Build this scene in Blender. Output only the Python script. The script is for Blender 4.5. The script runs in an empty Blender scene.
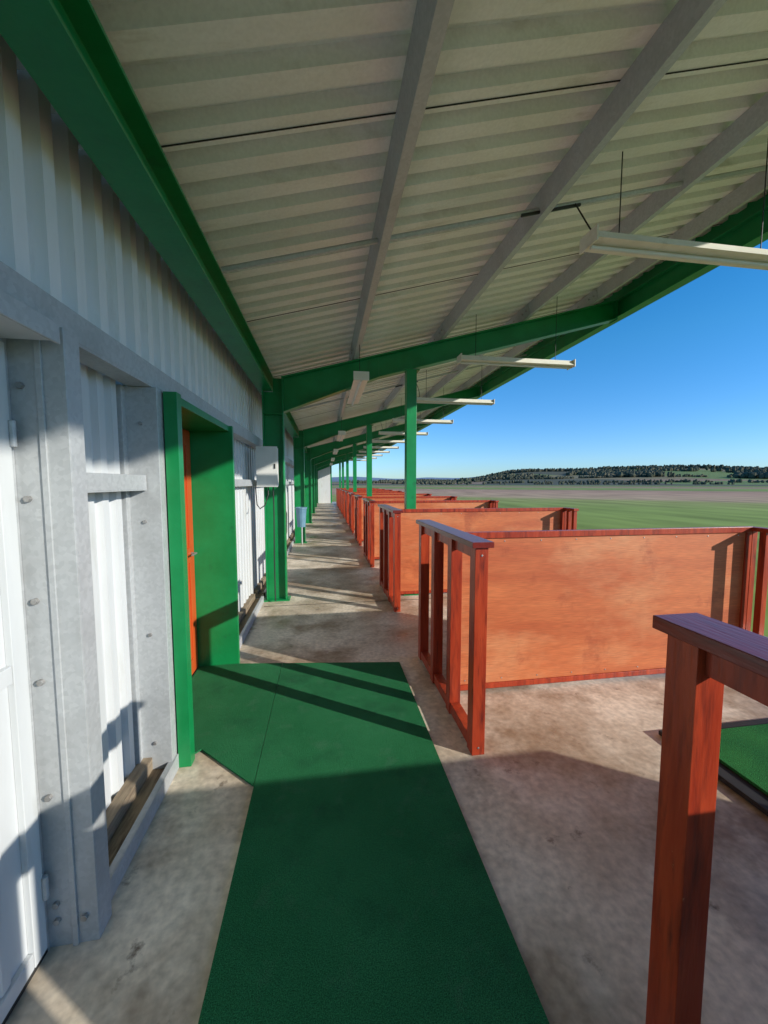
import bpy, math, random
from mathutils import Vector, noise
random.seed(7)
S=bpy.context.scene
S.view_settings.view_transform='Standard'
S.view_settings.look='None'
S.view_settings.exposure=0

# ------------------------------------------------------------ materials
def mk(name,c1,c2,scale=3.0,rough=0.6,metal=0.0,stretch=(1,1,1),c3=None,c3scale=0.7,c3lo=0.55,c3hi=0.7,
       fine=0.0,finescale=200,bump=0.0,bumpscale=60,spec=0.5,voro=False,lo=0.35,hi=0.65,roughvar=0.0,c3stretch=None,finestretch=None,finedetail=1,
       c4=None,c4scale=5,c4lo=.62,c4hi=.7):
    m=bpy.data.materials.new(name); m.use_nodes=True
    n=m.node_tree.nodes; l=m.node_tree.links
    b=n['Principled BSDF']
    b.inputs['Roughness'].default_value=rough; b.inputs['Metallic'].default_value=metal
    b.inputs['Specular IOR Level'].default_value=spec
    g=n.new('ShaderNodeNewGeometry')
    def mapped(st):
        mp=n.new('ShaderNodeMapping'); mp.inputs['Scale'].default_value=st
        l.new(g.outputs['Position'],mp.inputs['Vector']); return mp.outputs[0]
    v=mapped(stretch)
    if voro:
        t=n.new('ShaderNodeTexVoronoi'); t.inputs['Scale'].default_value=scale; l.new(v,t.inputs['Vector'])
        sp=n.new('ShaderNodeSeparateColor'); l.new(t.outputs['Color'],sp.inputs[0]); f=sp.outputs[0]; lo,hi=0,1
    else:
        t=n.new('ShaderNodeTexNoise'); t.inputs['Scale'].default_value=scale; t.inputs['Detail'].default_value=4
        t.inputs['Roughness'].default_value=0.6
        l.new(v,t.inputs['Vector']); f=t.outputs['Fac']
    r=n.new('ShaderNodeValToRGB'); l.new(f,r.inputs[0])
    r.color_ramp.elements[0].position=lo; r.color_ramp.elements[1].position=hi
    r.color_ramp.elements[0].color=(*c1,1); r.color_ramp.elements[1].color=(*c2,1)
    col=r.outputs[0]
    for (cc,cs,cl,ch,st) in ((c3,c3scale,c3lo,c3hi,c3stretch or stretch),(c4,c4scale,c4lo,c4hi,(1,1,1))):
        if not cc: continue
        t3=n.new('ShaderNodeTexNoise'); t3.inputs['Scale'].default_value=cs; t3.inputs['Detail'].default_value=6
        t3.inputs['Roughness'].default_value=0.65
        l.new(mapped(st),t3.inputs['Vector'])
        mr=n.new('ShaderNodeMapRange'); mr.inputs[1].default_value=cl; mr.inputs[2].default_value=ch
        l.new(t3.outputs['Fac'],mr.inputs[0])
        mx=n.new('ShaderNodeMix'); mx.data_type='RGBA'; l.new(mr.outputs[0],mx.inputs[0]); l.new(col,mx.inputs[6]); mx.inputs[7].default_value=(*cc,1)
        col=mx.outputs[2]
    if fine>0:
        t4=n.new('ShaderNodeTexNoise'); t4.inputs['Scale'].default_value=finescale; t4.inputs['Detail'].default_value=finedetail
        l.new(mapped(finestretch) if finestretch else g.outputs['Position'],t4.inputs['Vector'])
        mr=n.new('ShaderNodeMapRange'); mr.inputs[1].default_value=0.3; mr.inputs[2].default_value=0.7
        mr.inputs[3].default_value=1-fine; mr.inputs[4].default_value=1+fine; l.new(t4.outputs['Fac'],mr.inputs[0])
        mm=n.new('ShaderNodeVectorMath'); mm.operation='SCALE'; l.new(col,mm.inputs[0]); l.new(mr.outputs[0],mm.inputs['Scale'])
        col=mm.outputs[0]
    l.new(col,b.inputs['Base Color'])
    if roughvar>0:
        mr=n.new('ShaderNodeMapRange'); mr.inputs[1].default_value=0.3; mr.inputs[2].default_value=0.7
        mr.inputs[3].default_value=max(0.05,rough-roughvar); mr.inputs[4].default_value=min(1,rough+roughvar)
        l.new(f,mr.inputs[0]); l.new(mr.outputs[0],b.inputs['Roughness'])
    if bump>0:
        t5=n.new('ShaderNodeTexNoise'); t5.inputs['Scale'].default_value=bumpscale; t5.inputs['Detail'].default_value=2
        l.new(v if not voro else g.outputs['Position'],t5.inputs['Vector'])
        bp=n.new('ShaderNodeBump'); bp.inputs['Strength'].default_value=bump; bp.inputs['Distance'].default_value=0.01
        l.new(t5.outputs['Fac'],bp.inputs['Height']); l.new(bp.outputs[0],b.inputs['Normal'])
    return m

GALV=mk('galvanised_steel',(.43,.45,.465),(.50,.52,.535),70,0.5,0.2,voro=True,c3=(.34,.35,.355),c3scale=1.8,c3lo=.50,c3hi=.78)
GREEN=mk('green_paint',(.004,.20,.055),(.007,.25,.075),4,0.35,c3=(.01,.13,.05),c3scale=6,c3lo=.6,c3hi=.75,bump=.08,bumpscale=40)
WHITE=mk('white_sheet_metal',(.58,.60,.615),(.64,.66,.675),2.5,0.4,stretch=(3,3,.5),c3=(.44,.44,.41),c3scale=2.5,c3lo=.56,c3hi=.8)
WHITEU=mk('white_sheet_shade_lifted',(.76,.79,.82),(.84,.86,.88),2.5,0.4,stretch=(3,3,.5),c3=(.58,.59,.58),c3scale=2.5,c3lo=.56,c3hi=.8)  # same white sheet on the shaded upper wall, brightened in its colour
ROOF=mk('roof_sheet_metal',(.78,.78,.74),(.86,.86,.83),2.0,0.45,stretch=(.6,3,1),c3=(.46,.43,.35),c3scale=3.0,c3lo=.57,c3hi=.85,fine=.04,finescale=60)
CARPET=mk('green_carpet_pile',(.016,.15,.055),(.030,.20,.080),1.2,0.95,fine=.55,finescale=300,bump=.8,bumpscale=300,spec=.15,c3=(.05,.18,.09),c3scale=7,c3lo=.56,c3hi=.8,
          c4=(.014,.10,.045),c4scale=2.2,c4lo=.52,c4hi=.75)
MATG=mk('mat_turf',(.02,.15,.04),(.035,.21,.05),3,0.9,fine=.4,finescale=260,bump=.8,bumpscale=250,spec=.15)
RUBBER=mk('black_rubber',(.012,.012,.013),(.025,.025,.025),10,0.7)
CONC=mk('concrete',(.50,.41,.31),(.78,.68,.55),1.7,0.48,c3=(.31,.22,.145),c3scale=1.1,c3lo=.46,c3hi=.62,fine=.20,finescale=28,finedetail=6,bump=.10,bumpscale=25,roughvar=.24,lo=.38,hi=.60,
        c4=(.20,.15,.11),c4scale=6.5,c4lo=.62,c4hi=.72)
JOINT=mk('joint_filler',(.07,.06,.05),(.12,.10,.08),20,0.9)
RED=mk('red_stain_wood',(.31,.030,.010),(.46,.058,.018),3,0.36,stretch=(6,6,.8),c3=(.12,.015,.009),c3scale=4,c3lo=.50,c3hi=.72,bump=.12,bumpscale=12,c4=(.50,.20,.10),c4scale=22,c4lo=.70,c4hi=.74)
CAP=mk('red_rail_cap',(.15,.016,.012),(.24,.028,.018),3,0.28,stretch=(8,1,8),c3=(.08,.016,.016),c3scale=3,c3lo=.52,c3hi=.75,bump=.12,bumpscale=12)
PLY=mk('orange_plywood',(.47,.105,.032),(.60,.17,.055),1.3,0.55,stretch=(.7,1,5),c3=(.64,.27,.12),c3scale=.9,c3lo=.48,c3hi=.72,c3stretch=(1,1,1.8),fine=.14,finescale=22,finestretch=(.5,1,9),
       c4=(.33,.06,.02),c4scale=2.6,c4lo=.57,c4hi=.75)
DOOR=mk('orange_door',(.50,.07,.015),(.60,.10,.02),3,0.4,stretch=(3,3,.5))
PLASTIC=mk('white_plastic',(.66,.66,.63),(.72,.72,.69),5,0.4)
LAMP=mk('lamp_housing',(.74,.72,.62),(.82,.80,.72),5,0.4,c3=(.5,.45,.33),c3scale=5,c3lo=.55,c3hi=.8)
BLACK=mk('black_cable',(.01,.01,.01),(.02,.02,.02),5,0.5)
BIN=mk('blue_bin',(.10,.22,.32),(.14,.28,.38),5,0.5)
TIMBER=mk('old_timber',(.20,.15,.10),(.33,.26,.18),6,0.8,stretch=(8,1,8),c3=(.10,.07,.05),c3scale=4)
DARK=mk('dark_joint_and_shade',(.02,.02,.018),(.04,.035,.03),5,0.9)  # lap and base joints, plus painted shade behind the head beam
BOLT=mk('bolt_steel',(.30,.29,.28),(.42,.41,.40),30,0.4,0.6)

# ------------------------------------------------------------ builder
class B:
    def __init__(s): s.v=[];s.f=[];s.m=[];s.ml=[]
    def mi(s,m):
        if m not in s.ml: s.ml.append(m)
        return s.ml.index(m)
    def hexa(s,c,m):
        o=len(s.v); s.v+= [tuple(p) for p in c]; k=s.mi(m)
        for q in ((0,3,2,1),(4,5,6,7),(0,1,5,4),(1,2,6,5),(2,3,7,6),(3,0,4,7)):
            s.f.append(tuple(o+i for i in q)); s.m.append(k)
    def box(s,x0,x1,y0,y1,z0,z1,m):
        s.hexa([(x0,y0,z0),(x1,y0,z0),(x1,y1,z0),(x0,y1,z0),(x0,y0,z1),(x1,y0,z1),(x1,y1,z1),(x0,y1,z1)],m)
    def extr(s,pts,vec,m):
        o=len(s.v); n=len(pts); k=s.mi(m)
        s.v+=[tuple(p) for p in pts]; s.v+=[(p[0]+vec[0],p[1]+vec[1],p[2]+vec[2]) for p in pts]
        s.f.append(tuple(range(o,o+n))); s.m.append(k)
        s.f.append(tuple(range(o+2*n-1,o+n-1,-1))); s.m.append(k)
        for i in range(n):
            j=(i+1)%n; s.f.append((o+i,o+n+i,o+n+j,o+j)); s.m.append(k)
    def tube(s,pts,r,m,n=8):
        k=s.mi(m); rings=[]
        pts=[Vector(p) for p in pts]
        for i,p in enumerate(pts):
            d=(pts[min(i+1,len(pts)-1)]-pts[max(i-1,0)]).normalized()
            a=Vector((0,0,1)) if abs(d.z)<.9 else Vector((1,0,0))
            u=d.cross(a).normalized(); w=d.cross(u)
            o=len(s.v); rings.append(o)
            for q in range(n):
                t=2*math.pi*q/n; s.v.append(tuple(p+u*r*math.cos(t)+w*r*math.sin(t)))
        for a,b_ in zip(rings,rings[1:]):
            for q in range(n):
                s.f.append((a+q,a+(q+1)%n,b_+(q+1)%n,b_+q)); s.m.append(k)
        s.f.append(tuple(rings[0]+q for q in range(n-1,-1,-1))); s.m.append(k)
        s.f.append(tuple(rings[-1]+q for q in range(n))); s.m.append(k)
    def mesh(s,name):
        me=bpy.data.meshes.new(name); me.from_pydata(s.v,[],s.f)
        for m in s.ml: me.materials.append(m)
        me.polygons.foreach_set('material_index',s.m); me.update()
        import bmesh
        bm=bmesh.new(); bm.from_mesh(me); bmesh.ops.recalc_face_normals(bm,faces=bm.faces); bm.to_mesh(me); bm.free()
        return me
    def obj(s,name,parent=None,bevel=.003,loc=(0,0,0)):
        return inst(name,s.mesh(name),parent,bevel,loc)
def inst(name,me,parent=None,bevel=.003,loc=(0,0,0)):
    o=bpy.data.objects.new(name,me); S.collection.objects.link(o); o.location=loc
    if parent: o.parent=parent
    if bevel:
        b=o.modifiers.new('bevel','BEVEL'); b.width=bevel; b.segments=2; b.limit_method='ANGLE'; b.angle_limit=math.radians(40)
    return o
def empty(name,loc=(0,0,0)):
    o=bpy.data.objects.new(name,None); S.collection.objects.link(o); o.location=loc; return o

# ------------------------------------------------------------ dimensions
SL=.268
PORT=[.25+5.1*i for i in range(7)]      # portal frames
YE=31.0; Y0=-3.6  # Y0: unseen roof run extended to block sun patches on the upper wall
def zr(x): return 3.14+SL*x             # rafter top
ROOFX0,ROOFX1=-1.05,4.62
bld=empty('driving_range_building')

def corr(y0,y1,pitch,dep,f=(0,.44,.52,.92)):
    out=[]; y=y0
    while y<y1:
        for ff,d in zip(f,(0,0,1,1)):
            yy=y+ff*pitch
            if yy<=y1: out.append((yy,d*dep))
        y+=pitch
    out.append((y1,0)); return out
def sheet_wall(name,y0,y1,z0,z1,x,mat,pitch=.19,dep=.036):
    b=B(); k=b.mi(mat); pr=corr(y0,y1,pitch,dep); zs=(z0,z1)
    for (y,d) in pr:
        for z in zs: b.v.append((x+d,y,z))
    for i in range(len(pr)-1):
        a=2*i; b.f.append((a,a+2,a+3,a+1)); b.m.append(k)
    me=bpy.data.meshes.new(name); me.from_pydata(b.v,[],b.f); me.materials.append(mat); me.update()
    return inst(name,me,bld,0)
WX=-1.02
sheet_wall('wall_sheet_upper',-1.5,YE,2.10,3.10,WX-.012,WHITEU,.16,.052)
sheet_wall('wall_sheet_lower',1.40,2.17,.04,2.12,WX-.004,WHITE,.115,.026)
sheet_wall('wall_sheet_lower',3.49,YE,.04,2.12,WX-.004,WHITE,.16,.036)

# roof sheet
RD=.068
b=B(); k=b.mi(ROOF); pr=corr(Y0,YE,.19,RD,(0,.50,.57,.93)); xs=(ROOFX0,1.6,ROOFX1)
for (y,d) in pr:
    for x in xs: b.v.append((x,y,zr(x)+.157+d))
n=len(xs)
for i in range(len(pr)-1):
    for j in range(n-1):
        a=i*n+j; b.f.append((a,a+1,a+1+n,a+n)); b.m.append(k)
me=bpy.data.meshes.new('roof_sheet'); me.from_pydata(b.v,[],b.f); me.materials.append(ROOF); me.update()
inst('roof_sheet',me,bld,0)
b=B()
ys=[]; y=Y0+29*.19+.06
while y<YE: ys.append(y); y+=1.9
for y in ys:
    b.hexa([(ROOFX0,y,zr(ROOFX0)+.152),(ROOFX1,y,zr(ROOFX1)+.152),(ROOFX1,y+.005,zr(ROOFX1)+.152),(ROOFX0,y+.005,zr(ROOFX0)+.152),
            (ROOFX0,y,zr(ROOFX0)+.156),(ROOFX1,y,zr(ROOFX1)+.156),(ROOFX1,y+.005,zr(ROOFX1)+.156),(ROOFX0,y+.005,zr(ROOFX0)+.156)],DARK)
b.obj('roof_sheet_laps',bld,0)

ca,sa=math.cos(math.atan(SL)),math.sin(math.atan(SL))
def rot(x,z,cx):
    return (cx+x*ca-z*sa, zr(cx)+x*sa+z*ca)
b=B(); t=.006;h=.150;w=.065
prof=[(0,0),(w,0),(w,.018),(w-t,.018),(w-t,t),(t,t),(t,h-t),(w-t,h-t),(w-t,h-.018),(w,h-.018),(w,h),(0,h)]
for cx in (.40,1.60,2.80,3.82):
    pts=[(rot(px,pz,cx)[0],Y0,rot(px,pz,cx)[1]) for px,pz in prof]
    b.extr(pts,(0,YE-Y0,0),GALV)
    for yc in PORT[1:]:
        b.extr([(rot(px,pz,cx)[0],yc-.28,rot(px,pz,cx)[1]) for px,pz in ((-.007,.008),(-.001,.008),(-.001,.14),(-.007,.14))],(0,.56,0),GALV)
        for dy in (-.22,-.12,.12,.22):
            p=rot(-.007,.075,cx); q=rot(-.02,.075,cx)
            b.tube([(p[0],yc+dy,p[1]),(q[0],yc+dy,q[1])],.011,BOLT,6)
b.obj('purlins',bld,0)
b=B()
for i in range(6):
    y=2.8+5.1*i
    for (xa,xb) in ((-.66,.40),(.47,1.60),(1.67,2.8),(2.87,3.82),(3.89,4.3)):
        b.tube([(xa,y,zr(xa)+.05),(xb,y,zr(xb)+.05)],.018,GALV,6)
b.obj('sag_bars',bld,0)

def iprof(w,h,tf,tw):
    a=w/2;c=tw/2;e=h/2
    return [(-a,-e),(a,-e),(a,-e+tf),(c,-e+tf),(c,e-tf),(a,e-tf),(a,e),(-a,e),(-a,e-tf),(-c,e-tf),(-c,-e+tf),(-a,-e+tf)]
b=B()
b.extr([(-.76+px,Y0,2.915+pz) for px,pz in iprof(.18,.22,.016,.014)],(0,YE-Y0,0),GREEN)
b.obj('wall_head_beam',bld,.002)
b=B()
b.extr([(4.36+px,Y0,4.17+pz) for px,pz in iprof(.14,.26,.016,.014)],(0,YE-Y0,0),GREEN)
b.box(4.395,4.405,Y0,YE,4.302,zr(4.40)+.20,GREEN)      # added strip, blocks bright sunlit sheet edges above the beam
b.extr([(4.60,Y0-.05,4.30),(4.74,Y0-.05,4.30),(4.76,Y0-.05,4.43),(4.745,Y0-.05,4.43),(4.73,Y0-.05,4.315),(4.61,Y0-.05,4.315),(4.61,Y0-.05,4.36),(4.60,Y0-.05,4.36)],(0,YE-Y0+.1,0),GREEN)
b.obj('front_eave_beam',bld,.002)

def rafter(b,yc):
    segs=[(-.53,.46),(.75,.30),(4.30,.27)]
    tf=.016;tw=.012;wd=.075
    for (xa,ha),(xb,hb) in zip(segs,segs[1:]):
        za,zb=zr(xa)-.003,zr(xb)-.003
        def slab(a0,a1,c0,c1,hw):
            b.hexa([(xa,yc-hw,a0),(xb,yc-hw,c0),(xb,yc+hw,c0),(xa,yc+hw,a0),(xa,yc-hw,a1),(xb,yc-hw,c1),(xb,yc+hw,c1),(xa,yc+hw,a1)],GREEN)
        slab(za-tf,za,zb-tf,zb,wd)
        slab(za-ha,za-ha+tf,zb-hb,zb-hb+tf,wd)
        slab(za-ha+tf,za-tf,zb-hb+tf,zb-tf,tw/2)
    b.box(4.285,4.30,yc-.075,yc+.075,4.0,zr(4.29)-.01,GREEN)
for i,yc in enumerate(PORT):
    b=B()
    X0c,X1c=-.80,-.53; tf=.018
    zt=2.80 
    b.box(X0c,X0c+tf,yc-.07,yc+.07,0,zt,GREEN)
    b.box(X1c-tf,X1c,yc-.07,yc+.07,0,zr(-.53)-.0,GREEN)
    b.box(X0c+tf,X1c-tf,yc-.006,yc+.006,0,zt-.002,GREEN)
    b.box(-.665,X1c-tf,yc-.0055,yc+.0055,zt-.002,zr(-.6),GREEN)
    b.box(X0c+tf,X1c-tf,yc-.068,yc-.007,2.50,2.515,GREEN)
    b.box(X0c-.04,X1c+.04,yc-.10,yc+.10,0,.018,GREEN)
    rafter(b,yc)
    if i>0:
        px=1.20; zb=zr(px)-.30
        b.box(px-.07,px+.07,yc-.07,yc+.07,.0,zb,GREEN)
        b.box(px-.11,px+.11,yc-.10,yc+.10,.0,.014,GREEN)
        b.box(px-.11,px+.11,yc-.072,yc+.072,zb-.014,zb+.001,GREEN)
    b.obj('portal_frame',bld,.003)

b=B()
b.box(-.975,-.86,-1.5,YE,2.085,2.09+.006,GALV)
b.box(-.866,-.86,-1.5,YE,2.096,2.20,GALV)
b.box(-.975,-.866,-1.5,YE,2.194,2.20,GALV)
for (y0,y1) in ((1.47,2.13),(3.50,5.26),(5.45,10.26),(10.45,15.4),(15.6,20.5),(20.7,25.6)):
    b.box(-.985,-.90,y0,y1,1.562,1.568,GALV); b.box(-.906,-.90,y0,y1,1.568,1.64,GALV); b.box(-.985,-.906,y0,y1,1.634,1.64,GALV)
b.obj('wall_rails',bld,.0015)
b=B()
for (y0,y1) in ((1.46,2.20),(3.50,5.26),(5.45,10.26),(10.45,15.4),(15.6,20.5),(20.7,25.6),(25.8,YE)):
    b.box(-.835,-.829,y0,y1,0,.085,GALV); b.box(-.86,-.835,y0,y1,.079,.085,GALV)
    b.box(-.98,-.86,y0,y1,0,.05,TIMBER)
    b.box(-1.0,-.94,y0,y1,.052,.12,TIMBER)
b.obj('base_channels',bld,.0015)
b=B()
b.box(-.965,-.80,1.37,1.376,0,2.083,GALV)
b.box(-.806,-.80,1.376,1.45,0,2.083,GALV)
b.box(-.965,-.959,1.376,1.45,0,2.083,GALV)
b.box(-.83,-.806,1.444,1.45,0,2.083,GALV)
b.box(-.88,-.862,1.362,1.37,.0,2.083,GALV)
for z in (.10,.16,.55,.95,1.22,1.55,1.9):
    b.tube([(-.925,1.371,z),(-.925,1.358,z)],.011,BOLT,6)
b.tube([(-.84,1.371,.10),(-.84,1.358,.10)],.012,BOLT,6)
b.obj('galvanised_wall_post',bld,.0015)
b=B()
b.box(-.99,-.84,2.14,2.146,0,2.083,GALV)
b.box(-.846,-.84,2.146,2.225,0,2.083,GALV)
b.box(-1.03,-.985,2.10,2.14,.04,2.083,GALV)
for z in (.2,.8,1.4,1.9): b.tube([(-.92,2.141,z),(-.92,2.13,z)],.010,BOLT,6)
b.obj('galvanised_wall_post',bld,.0015)

b=B()
b.box(-.985,-.965,.15,1.345,.03,2.02,WHITE)
for y in (.15,1.29):
    b.box(-.965,-.945,y,y+.055,.03,2.02,WHITE)
for z in (.03,.99,1.965):
    b.box(-.965,-.947,.207,1.288,z,z+.055,WHITE)
for i in range(7):
    y=.27+i*.15
    if y>1.2: continue
    b.extr([(-.965,y,.087),(-.955,y+.012,.087),(-.955,y+.04,.087),(-.965,y+.052,.087)],(0,0,.90),WHITE)
    b.extr([(-.965,y,1.047),(-.955,y+.012,1.047),(-.955,y+.04,1.047),(-.965,y+.052,1.047)],(0,0,.915),WHITE)
b.box(-.99,-.955,.1,1.36,0,.025,DARK)
b.box(-.99,-.955,1.346,1.369,0,2.083,GALV)
for z in (.25,1.75): b.tube([(-.94,1.345,z-.04),(-.94,1.345,z+.04)],.010,GALV,8)
b.obj('white_side_door',bld,.002)
b=B(); b.box(-1.0,-.80,.0,1.34,2.03,2.075,WHITE); b.box(-.80,-.79,.0,1.34,2.02,2.08,GALV)
b.obj('door_canopy_flashing',bld,.002)

def doorway(y0,y1,name='doorway'):
    b=B()
    b.box(-.832,-.765,y0-.045,y0+.02,0,2.078,GREEN)
    b.box(-1.12,-.832,y0-.004,y0+.02,0,2.05,GREEN)
    b.box(-1.12,-.765,y1-.02,y1+.02,0,2.078,GREEN)
    b.box(-1.12,-.79,y0+.021,y1-.021,2.03,2.076,GREEN)
    b.box(-1.15,-1.11,y0+.02,y1-.02,0.015,2.03,DOOR)
    b.box(-1.11,-1.10,y0+.03,y0+.13,0.02,2.02,DOOR); b.box(-1.11,-1.10,y1-.13,y1-.03,0.02,2.02,DOOR)
    for z in (.02,.95,1.9): b.box(-1.11,-1.10,y0+.13,y1-.13,z,z+.12,DOOR)
    b.box(-1.12,-.83,y0+.021,y1-.021,0,.006,TIMBER)
    b.tube([(-1.10,y1-.10,1.02),(-1.06,y1-.10,1.02),(-1.06,y1-.2,1.02)],.009,BOLT,8)
    return b.obj(name,bld,.003)
doorway(2.245,3.45,'door_and_frame')
b=B(); b.box(-1.02,.45,YE,YE+.08,0,3.2,WHITE); b.box(.45,.55,YE-.01,YE+.09,0,3.25,GREEN)
b.obj('end_wall',bld,.003)
b=B(); b.box(-.97,-.86,-1.2,YE,3.045,3.07,DARK); b.obj('wall_head_shade_strip',bld,0)  # dark strip paints the shade between head beam and wall sheet

# ------------------------------------------------------------ wooden partitions
def end_frame(b,x,ys,pw=.078,py=.08,cap=.128):
    h=1.235
    for y in ys:
        b.box(x-pw/2,x+pw/2,y-py/2,y+py/2,.0,h,RED)
        for z in (.045,1.19): b.tube([(x,y-py/2+.001,z),(x,y-py/2-.003,z)],.007,BOLT,6)
    b.box(x-cap/2,x+cap/2,ys[0]-.06,ys[-1]+.06,h+.001,h+.034,CAP)
    for a,c in zip(ys,ys[1:]):
        b.box(x-pw/2+.006,x+pw/2-.006,a+py/2,c-py/2,.012,.082,RED)
        b.box(x-.018,x+.018,a+py/2,c-py/2,1.16,h-.001,RED)
def partition(xe,yo=0.0,name='m'):
    b=B()
    end_frame(b,.875,[-.62,-.205,.205,.62])
    x0,x1=.915,xe
    b.box(x0+.05,x1-.05,yo-.010,yo+.010,.07,1.19,PLY)
    b.box(x0,x1,yo-.024,yo+.024,1.19,1.236,RED)
    b.box(x0,x1,yo-.022,yo+.022,.03,.07,RED)
    b.box(x0,x0+.05,yo-.023,yo+.023,.0715,1.189,RED)
    b.box(x1-.05,x1,yo-.023,yo+.023,.0715,1.189,RED)
    b.box(2.2,2.26,yo+.011,yo+.05,.071,1.189,RED)
    for i in range(9):
        x=x0+.12+i*(x1-x0-.24)/8
        for z in (.10,1.165): b.tube([(x,yo-.009,z),(x,yo-.013,z)],.006,BOLT,6)
    if xe<3.7:
        for y in (-.22,-.10,.0):
            b.box(xe+.002,xe+.052,y-.025,y+.025,0,1.2,RED)
        b.box(xe-.01,xe+.065,-.26,.04,1.2005,1.234,RED)
    return b.mesh(name)
pm=partition(3.52,0,'partition_mesh')
for i in range(11):
    p=empty('wooden_partition',(0,2.70+2.55*i,0))
    inst('partition_frame',pm,p,.004)
p=empty('wooden_partition',(0,.15,0))
inst('partition_frame',partition(4.13,-.10,'partition_end_mesh'),p,.004)  # unseen end panel, widened and shifted to shape the foreground shadow

# ------------------------------------------------------------ hitting mats
b=B()
b.box(0,1.35,0,1.4,0,.028,RUBBER)
b.box(.10,1.30,.05,1.33,.0285,.045,MATG)
mm=b.mesh('mat_mesh')
for i in range(-1,11):
    inst('golf_mat',mm,None,.004,(2.08,.64+2.55*i,.004))

# ------------------------------------------------------------ fluorescent lights
def batten(L):
    b=B()
    b.extr([(0,-.085,-.03),(0,.085,-.03),(0,.06,.0),(0,.03,.045),(0,-.03,.045),(0,-.06,0)],(L,0,0),LAMP)
    b.box(-.012,0,-.09,.09,-.05,.05,LAMP); b.box(L,L+.012,-.09,.09,-.05,.05,LAMP)
    b.tube([(.01,0,-.048),(L-.01,0,-.048)],.014,PLASTIC,10)
    return b
for i in range(11):
    y=2.5+2.55*i
    b=batten(1.62)
    X=1.8;Z=3.25
    for dx in (.22,1.38):
        b.tube([(dx,0,.045),(dx,0,zr(X+dx)+.16-Z)],.0045,BLACK,5)
    if i%2==0:
        pts=[(.05,0,.045)]
        for k in range(1,9):
            f=k/8; pts.append((.05+.06*math.sin(f*3.1)+.02*f,.28*f,.045+(zr(1.9)+.03-Z-.045)*f-.09*math.sin(f*math.pi)))
        b.tube(pts,.006,BLACK,6)
        b.tube([(-.35,.29,zr(1.45)-Z+.03),(.12,.29,zr(1.9)-Z+.035)],.012,BLACK,6)
    b.obj('fluorescent_light',None,.002,(X,y,Z))
for i in range(5):
    b=batten(1.45)
    for dx in (.2,1.25): b.tube([(dx,0,.045),(dx,0,.42)],.0045,BLACK,5)
    o=b.obj('fluorescent_light',None,.002,(.43,4.52+5.1*i,2.83)); o.rotation_euler=(0,0,math.pi/2)

# ------------------------------------------------------------ electrical box, bin
b=B()
b.box(-.84,-.60,5.05,5.23,1.56,2.05,PLASTIC)
b.box(-.85,-.59,5.035,5.05,1.55,2.06,PLASTIC)
b.box(-.63,-.615,5.025,5.035,1.78,1.84,BLACK)
b.box(-.78,-.64,5.23,5.28,1.6,2.0,GALV)
b.tube([(-.72,5.12,1.56),(-.72,5.11,1.45),(-.75,5.02,1.32),(-.80,4.95,1.28),(-.84,4.98,1.33),(-.86,5.05,1.45),(-.87,5.08,1.55)],.008,BLACK,6)
b.tube([(-.66,5.14,1.56),(-.66,5.16,1.2),(-.67,5.18,.6),(-.67,5.19,.03)],.009,BLACK,6)
b.obj('electrical_box',None,.006)
b=B()
n=14
def ring(r,z): return [( r*math.cos(2*math.pi*i/n), r*math.sin(2*math.pi*i/n),z) for i in range(n)]
prf=[(.10,0),(.135,.46),(.15,.46),(.15,.50),(.12,.50),(.09,.03)]
k=b.mi(BIN)
for r,z in prf: b.v+=ring(r,z)
for j in range(len(prf)-1):
    for i in range(n): b.f.append((j*n+i,j*n+(i+1)%n,(j+1)*n+(i+1)%n,(j+1)*n+i)); b.m.append(k)
b.f.append(tuple(range(n-1,-1,-1))); b.m.append(k)
b.f.append(tuple(range(5*n,6*n))); b.m.append(k)
b.tube([(0,.14,.40),(0,.22,.40),(0,.22,-.48)],.018,GALV,8)
b.obj('litter_bin',None,0,(-.60,9.9,.49))

# ------------------------------------------------------------ carpet, floor
b=B()
b.extr([(x,y,.007) for x,y in [(-.387,-1.6),(.632,-1.6),(.637,3.24),(-.386,3.375)]],(0,0,.010),CARPET)
b.extr([(x,y,.007) for x,y in [(-.389,1.985),(-.389,3.377),(-.76,3.425),(-1.09,3.42),(-1.09,2.275),(-.79,2.275),(-.745,2.32)]],(0,0,.010),CARPET)
b.obj('green_carpet',None,.001)
b=B(); b.box(-1.2,4.55,-3.5,YE+2,-.16,0,CONC)
floor=b.obj('concrete_floor',None,.01)
b=B()
for y in (5.05,10.15,15.25,20.35,25.4):
    b.box(-.8,4.5,y,y+.010,.001,.004,JOINT)
b.obj('floor_joint',None,0)

# ------------------------------------------------------------ terrain
def sm(a,b_,x):
    t=max(0,min(1,(x-a)/(b_-a))); return t*t*(3-2*t)
def ridge(az):
    if az>180: az-=360
    A=.004+.022*sm(19,29,az)+.004*sm(33,40,az)-.010*sm(44,56,az)
    if az<0: A=.006
    return A
def H(r,az):
    A=ridge(az); x=r*math.sin(math.radians(az)); y=r*math.cos(math.radians(az))
    h=A*1700*sm(520,1700,r)*(1-.25*sm(1750,3000,r))
    if r>500:
        h+=7*sm(600,1300,r)*noise.noise(Vector((x/330,y/330,2)))+3*sm(600,1300,r)*noise.noise(Vector((x/120,y/120,5)))
    far=sm(3000,5200,r)*(.013+.006*noise.noise(Vector((az/7,0,0))))*5200
    h+=far*(1-sm(26,34,az if az<180 else az-360))
    return max(-.16,h-.16) if r>500 else -.10
rs=[0,4,8,14,22,35,55,85,130,200,300,400,500,600,720,850,1000,1150,1300,1450,1600,1700,1850,2100,2600,3200,4000,5200,6500,9000]
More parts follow.
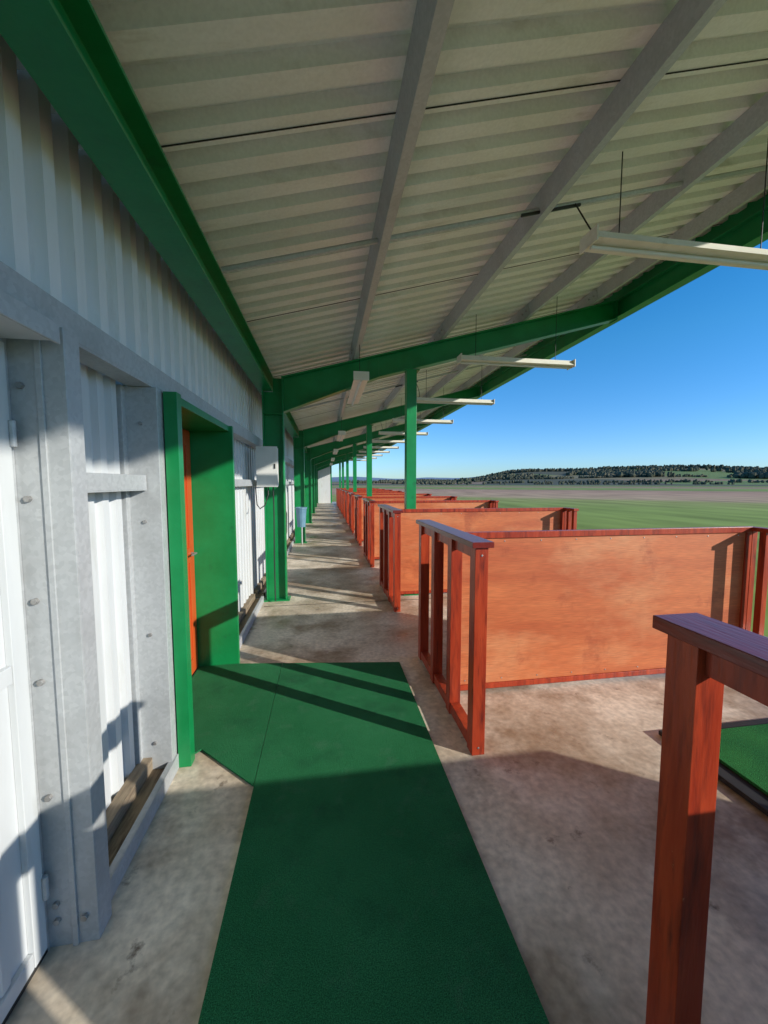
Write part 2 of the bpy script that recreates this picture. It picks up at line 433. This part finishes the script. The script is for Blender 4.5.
V=[(0,0,-.10)];F=[]
NA=360
for r in rs[1:]:
    for a in range(NA):
        V.append((r*math.sin(math.radians(a)),r*math.cos(math.radians(a)),H(r,a)))
for a in range(NA): F.append((0,1+(a+1)%NA,1+a))
for j in range(len(rs)-2):
    for a in range(NA):
        p=1+j*NA; q=p+NA; F.append((p+a,p+(a+1)%NA,q+(a+1)%NA,q+a))
me=bpy.data.meshes.new('ground'); me.from_pydata(V,[],F); me.update()
gm=bpy.data.materials.new('field_grass'); gm.use_nodes=True
n=gm.node_tree.nodes; l=gm.node_tree.links; bs=n['Principled BSDF']; bs.inputs['Roughness'].default_value=.95; bs.inputs['Specular IOR Level'].default_value=.1
g=n.new('ShaderNodeNewGeometry')
def noi(sc,det=4,src=None):
    t=n.new('ShaderNodeTexNoise'); t.inputs['Scale'].default_value=sc; t.inputs['Detail'].default_value=det
    l.new(src or g.outputs['Position'],t.inputs['Vector']); return t.outputs['Fac']
def mth(op,a,b_):
    m=n.new('ShaderNodeMath'); m.operation=op
    for i,v in enumerate((a,b_)):
        if isinstance(v,(int,float)): m.inputs[i].default_value=v
        else: l.new(v,m.inputs[i])
    return m.outputs[0]
sx=n.new('ShaderNodeSeparateXYZ'); l.new(g.outputs['Position'],sx.inputs[0])
d=mth('ADD',mth('MULTIPLY',sx.outputs[0],.62),mth('MULTIPLY',sx.outputs[1],.785))
d2=mth('ADD',d,mth('MULTIPLY',mth('SUBTRACT',noi(.03),.5),14))
r=n.new('ShaderNodeValToRGB'); l.new(mth('DIVIDE',d2,300),r.inputs[0])
cr=r.color_ramp; cr.elements[0].position=0; cr.elements[0].color=(.24,.32,.07,1); cr.elements[1].position=1; cr.elements[1].color=(.24,.26,.10,1)
for p,c in ((.10,(.28,.34,.085)),(.145,(.34,.34,.11)),(.16,(.50,.34,.20)),(.24,(.50,.31,.20)),(.33,(.42,.26,.17)),(.36,(.22,.29,.08)),(.48,(.27,.31,.10)),(.54,(.38,.25,.16)),(.66,(.36,.24,.15)),(.70,(.21,.25,.08))):
    e=cr.elements.new(p); e.color=(*c,1)
mp=n.new('ShaderNodeMapping'); mp.inputs['Scale'].default_value=(.0042,.0028,0); mp.inputs['Rotation'].default_value=(0,0,.6); l.new(g.outputs['Position'],mp.inputs[0])
vo=n.new('ShaderNodeTexVoronoi'); vo.inputs['Scale'].default_value=1; l.new(mp.outputs[0],vo.inputs['Vector'])
sp=n.new('ShaderNodeSeparateColor'); l.new(vo.outputs['Color'],sp.inputs[0])
r2=n.new('ShaderNodeValToRGB'); r2.color_ramp.interpolation='CONSTANT'; l.new(sp.outputs[0],r2.inputs[0])
cr=r2.color_ramp; cr.elements[0].position=0; cr.elements[0].color=(.18,.24,.09,1); cr.elements[1].position=.85; cr.elements[1].color=(.30,.21,.14,1)
for p,c in ((.25,(.12,.12,.085)),(.45,(.27,.32,.11)),(.55,(.15,.13,.09)),(.72,(.25,.21,.12))):
    e=cr.elements.new(p); e.color=(*c,1)
ln=n.new('ShaderNodeVectorMath'); ln.operation='LENGTH'; l.new(g.outputs['Position'],ln.inputs[0])
mr=n.new('ShaderNodeMapRange'); mr.inputs[1].default_value=280; mr.inputs[2].default_value=330; l.new(ln.outputs['Value'],mr.inputs[0])
mx=n.new('ShaderNodeMix'); mx.data_type='RGBA'; l.new(mr.outputs[0],mx.inputs[0]); l.new(r.outputs[0],mx.inputs[6]); l.new(r2.outputs[0],mx.inputs[7])
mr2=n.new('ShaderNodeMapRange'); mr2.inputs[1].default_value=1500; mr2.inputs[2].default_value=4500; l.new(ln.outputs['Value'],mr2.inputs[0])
mx2=n.new('ShaderNodeMix'); mx2.data_type='RGBA'; l.new(mr2.outputs[0],mx2.inputs[0]); l.new(mx.outputs[2],mx2.inputs[6]); mx2.inputs[7].default_value=(.22,.28,.36,1)  # aerial haze painted into the ground colour, bluer with distance
mp3=n.new('ShaderNodeMapping'); mp3.inputs['Scale'].default_value=(1,.25,1); mp3.inputs['Rotation'].default_value=(0,0,.9); l.new(g.outputs['Position'],mp3.inputs[0])
mr3=n.new('ShaderNodeMapRange'); mr3.inputs[1].default_value=.3; mr3.inputs[2].default_value=.7; mr3.inputs[3].default_value=.72; mr3.inputs[4].default_value=1.28; l.new(noi(.5,6,mp3.outputs[0]),mr3.inputs[0])
sc=n.new('ShaderNodeVectorMath'); sc.operation='SCALE'; l.new(mx2.outputs[2],sc.inputs[0]); l.new(mr3.outputs[0],sc.inputs['Scale'])
l.new(sc.outputs[0],bs.inputs['Base Color'])
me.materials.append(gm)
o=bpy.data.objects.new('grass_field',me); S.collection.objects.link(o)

TR=mk('distant_foliage',(.065,.078,.052),(.135,.125,.085),.02,.95,spec=.1)
phi=(1+5**.5)/2
iv=[(-1,phi,0),(1,phi,0),(-1,-phi,0),(1,-phi,0),(0,-1,phi),(0,1,phi),(0,-1,-phi),(0,1,-phi),(phi,0,-1),(phi,0,1),(-phi,0,-1),(-phi,0,1)]
iff=[(0,11,5),(0,5,1),(0,1,7),(0,7,10),(0,10,11),(1,5,9),(5,11,4),(11,10,2),(10,7,6),(7,1,8),(3,9,4),(3,4,2),(3,2,6),(3,6,8),(3,8,9),(4,9,5),(2,4,11),(6,2,10),(8,6,7),(9,8,1)]
V=[];F=[]
def blob(x,y,z,s,hh):
    o=len(V); 
    for a in iv:
        j=1+random.uniform(-.25,.25)
        V.append((x+a[0]*s*j*.5,y+a[1]*s*j*.5,z+hh*.45+a[2]*hh*.30*j))
    F.extend([tuple(o+i for i in f) for f in iff])
def tree(r,az,s=1):
    x=r*math.sin(math.radians(az)); y=r*math.cos(math.radians(az)); z=H(r,az)
    hh=random.uniform(6,12)*s
    blob(x,y,z,random.uniform(3,6)*s,hh)
    if random.random()<.5: blob(x+random.uniform(-5,5),y+random.uniform(-5,5),z,random.uniform(3,5)*s,hh*.75)
c=0
while c<4200:
    az=random.uniform(8,62); r=random.uniform(900,1800)
    x=r*math.sin(math.radians(az)); y=r*math.cos(math.radians(az))
    v=noise.noise(Vector((x/160,y/160,9)))+.25*noise.noise(Vector((x/40,y/40,9)))+.22*sm(1350,1700,r)+.1*sm(1100,900,r)
    if v>.10: tree(r,az,.8 if az<20 else 1); c+=1
for (r0,r1,a0,a1,nn,s) in ((620,700,10,60,260,.45),(480,560,30,60,110,.3),(760,900,4,40,260,.55),(860,980,25,62,260,.55),(420,430,14,26,22,.35),(1000,1100,-2,22,200,.6)):
    for i in range(nn):
        f=random.random(); az=a0+(a1-a0)*f
        if noise.noise(Vector((az/3,r0,0)))<-.15: continue
        tree(r0+(r1-r0)*f+random.uniform(-6,6),az,s)
me=bpy.data.meshes.new('distant_trees'); me.from_pydata(V,[],F); me.materials.append(TR); me.update()
o=bpy.data.objects.new('distant_trees',me); S.collection.objects.link(o)

# ------------------------------------------------------------ light
e=math.radians(19.7); dx,dy=.824,-.566
w=bpy.data.worlds.new('World'); S.world=w; w.use_nodes=True
nt=w.node_tree; N=nt.nodes; LK=nt.links; bg=N['Background']
sky=N.new('ShaderNodeTexSky'); sky.sky_type='NISHITA'; sky.sun_disc=False
sky.sun_elevation=e; sky.sun_rotation=math.atan2(dx,dy); sky.air_density=1.0; sky.dust_density=.1; sky.ozone_density=4.0
hs=N.new('ShaderNodeHueSaturation'); hs.inputs['Saturation'].default_value=1.30; hs.inputs['Value'].default_value=1.30
LK.new(sky.outputs[0],hs.inputs['Color'])
tc=N.new('ShaderNodeTexCoord'); sz=N.new('ShaderNodeSeparateXYZ'); LK.new(tc.outputs['Generated'],sz.inputs[0])
mr=N.new('ShaderNodeMapRange'); mr.inputs[1].default_value=0.0; mr.inputs[2].default_value=.30; mr.inputs[3].default_value=1; mr.inputs[4].default_value=0; LK.new(sz.outputs[2],mr.inputs[0])
mx=N.new('ShaderNodeMix'); mx.data_type='RGBA'; mx.blend_type='MULTIPLY'; LK.new(mr.outputs[0],mx.inputs[0]); LK.new(hs.outputs[0],mx.inputs[6]); mx.inputs[7].default_value=(.52,.72,1.08,1)
LK.new(mx.outputs[2],bg.inputs[0]); bg.inputs[1].default_value=.15
L=bpy.data.lights.new('sun','SUN'); L.energy=5.0; L.angle=math.radians(.5); L.color=(1,.95,.84)
lo=bpy.data.objects.new('sun',L); S.collection.objects.link(lo)
lo.rotation_euler=Vector((-dx*math.cos(e),-dy*math.cos(e),-math.sin(e))).to_track_quat('-Z','Y').to_euler()

# ------------------------------------------------------------ camera
cd=bpy.data.cameras.new('camera'); cam=bpy.data.objects.new('camera',cd); S.collection.objects.link(cam); S.camera=cam
cd.sensor_fit='HORIZONTAL'; cd.sensor_width=36; cd.lens=18; cd.clip_start=.05; cd.clip_end=20000
yaw=math.radians(8.74); p=math.radians(4.32)
cam.location=(0,0,1.6)
cam.rotation_euler=Vector((math.sin(yaw)*math.cos(p),math.cos(yaw)*math.cos(p),-math.sin(p))).to_track_quat('-Z','Y').to_euler()
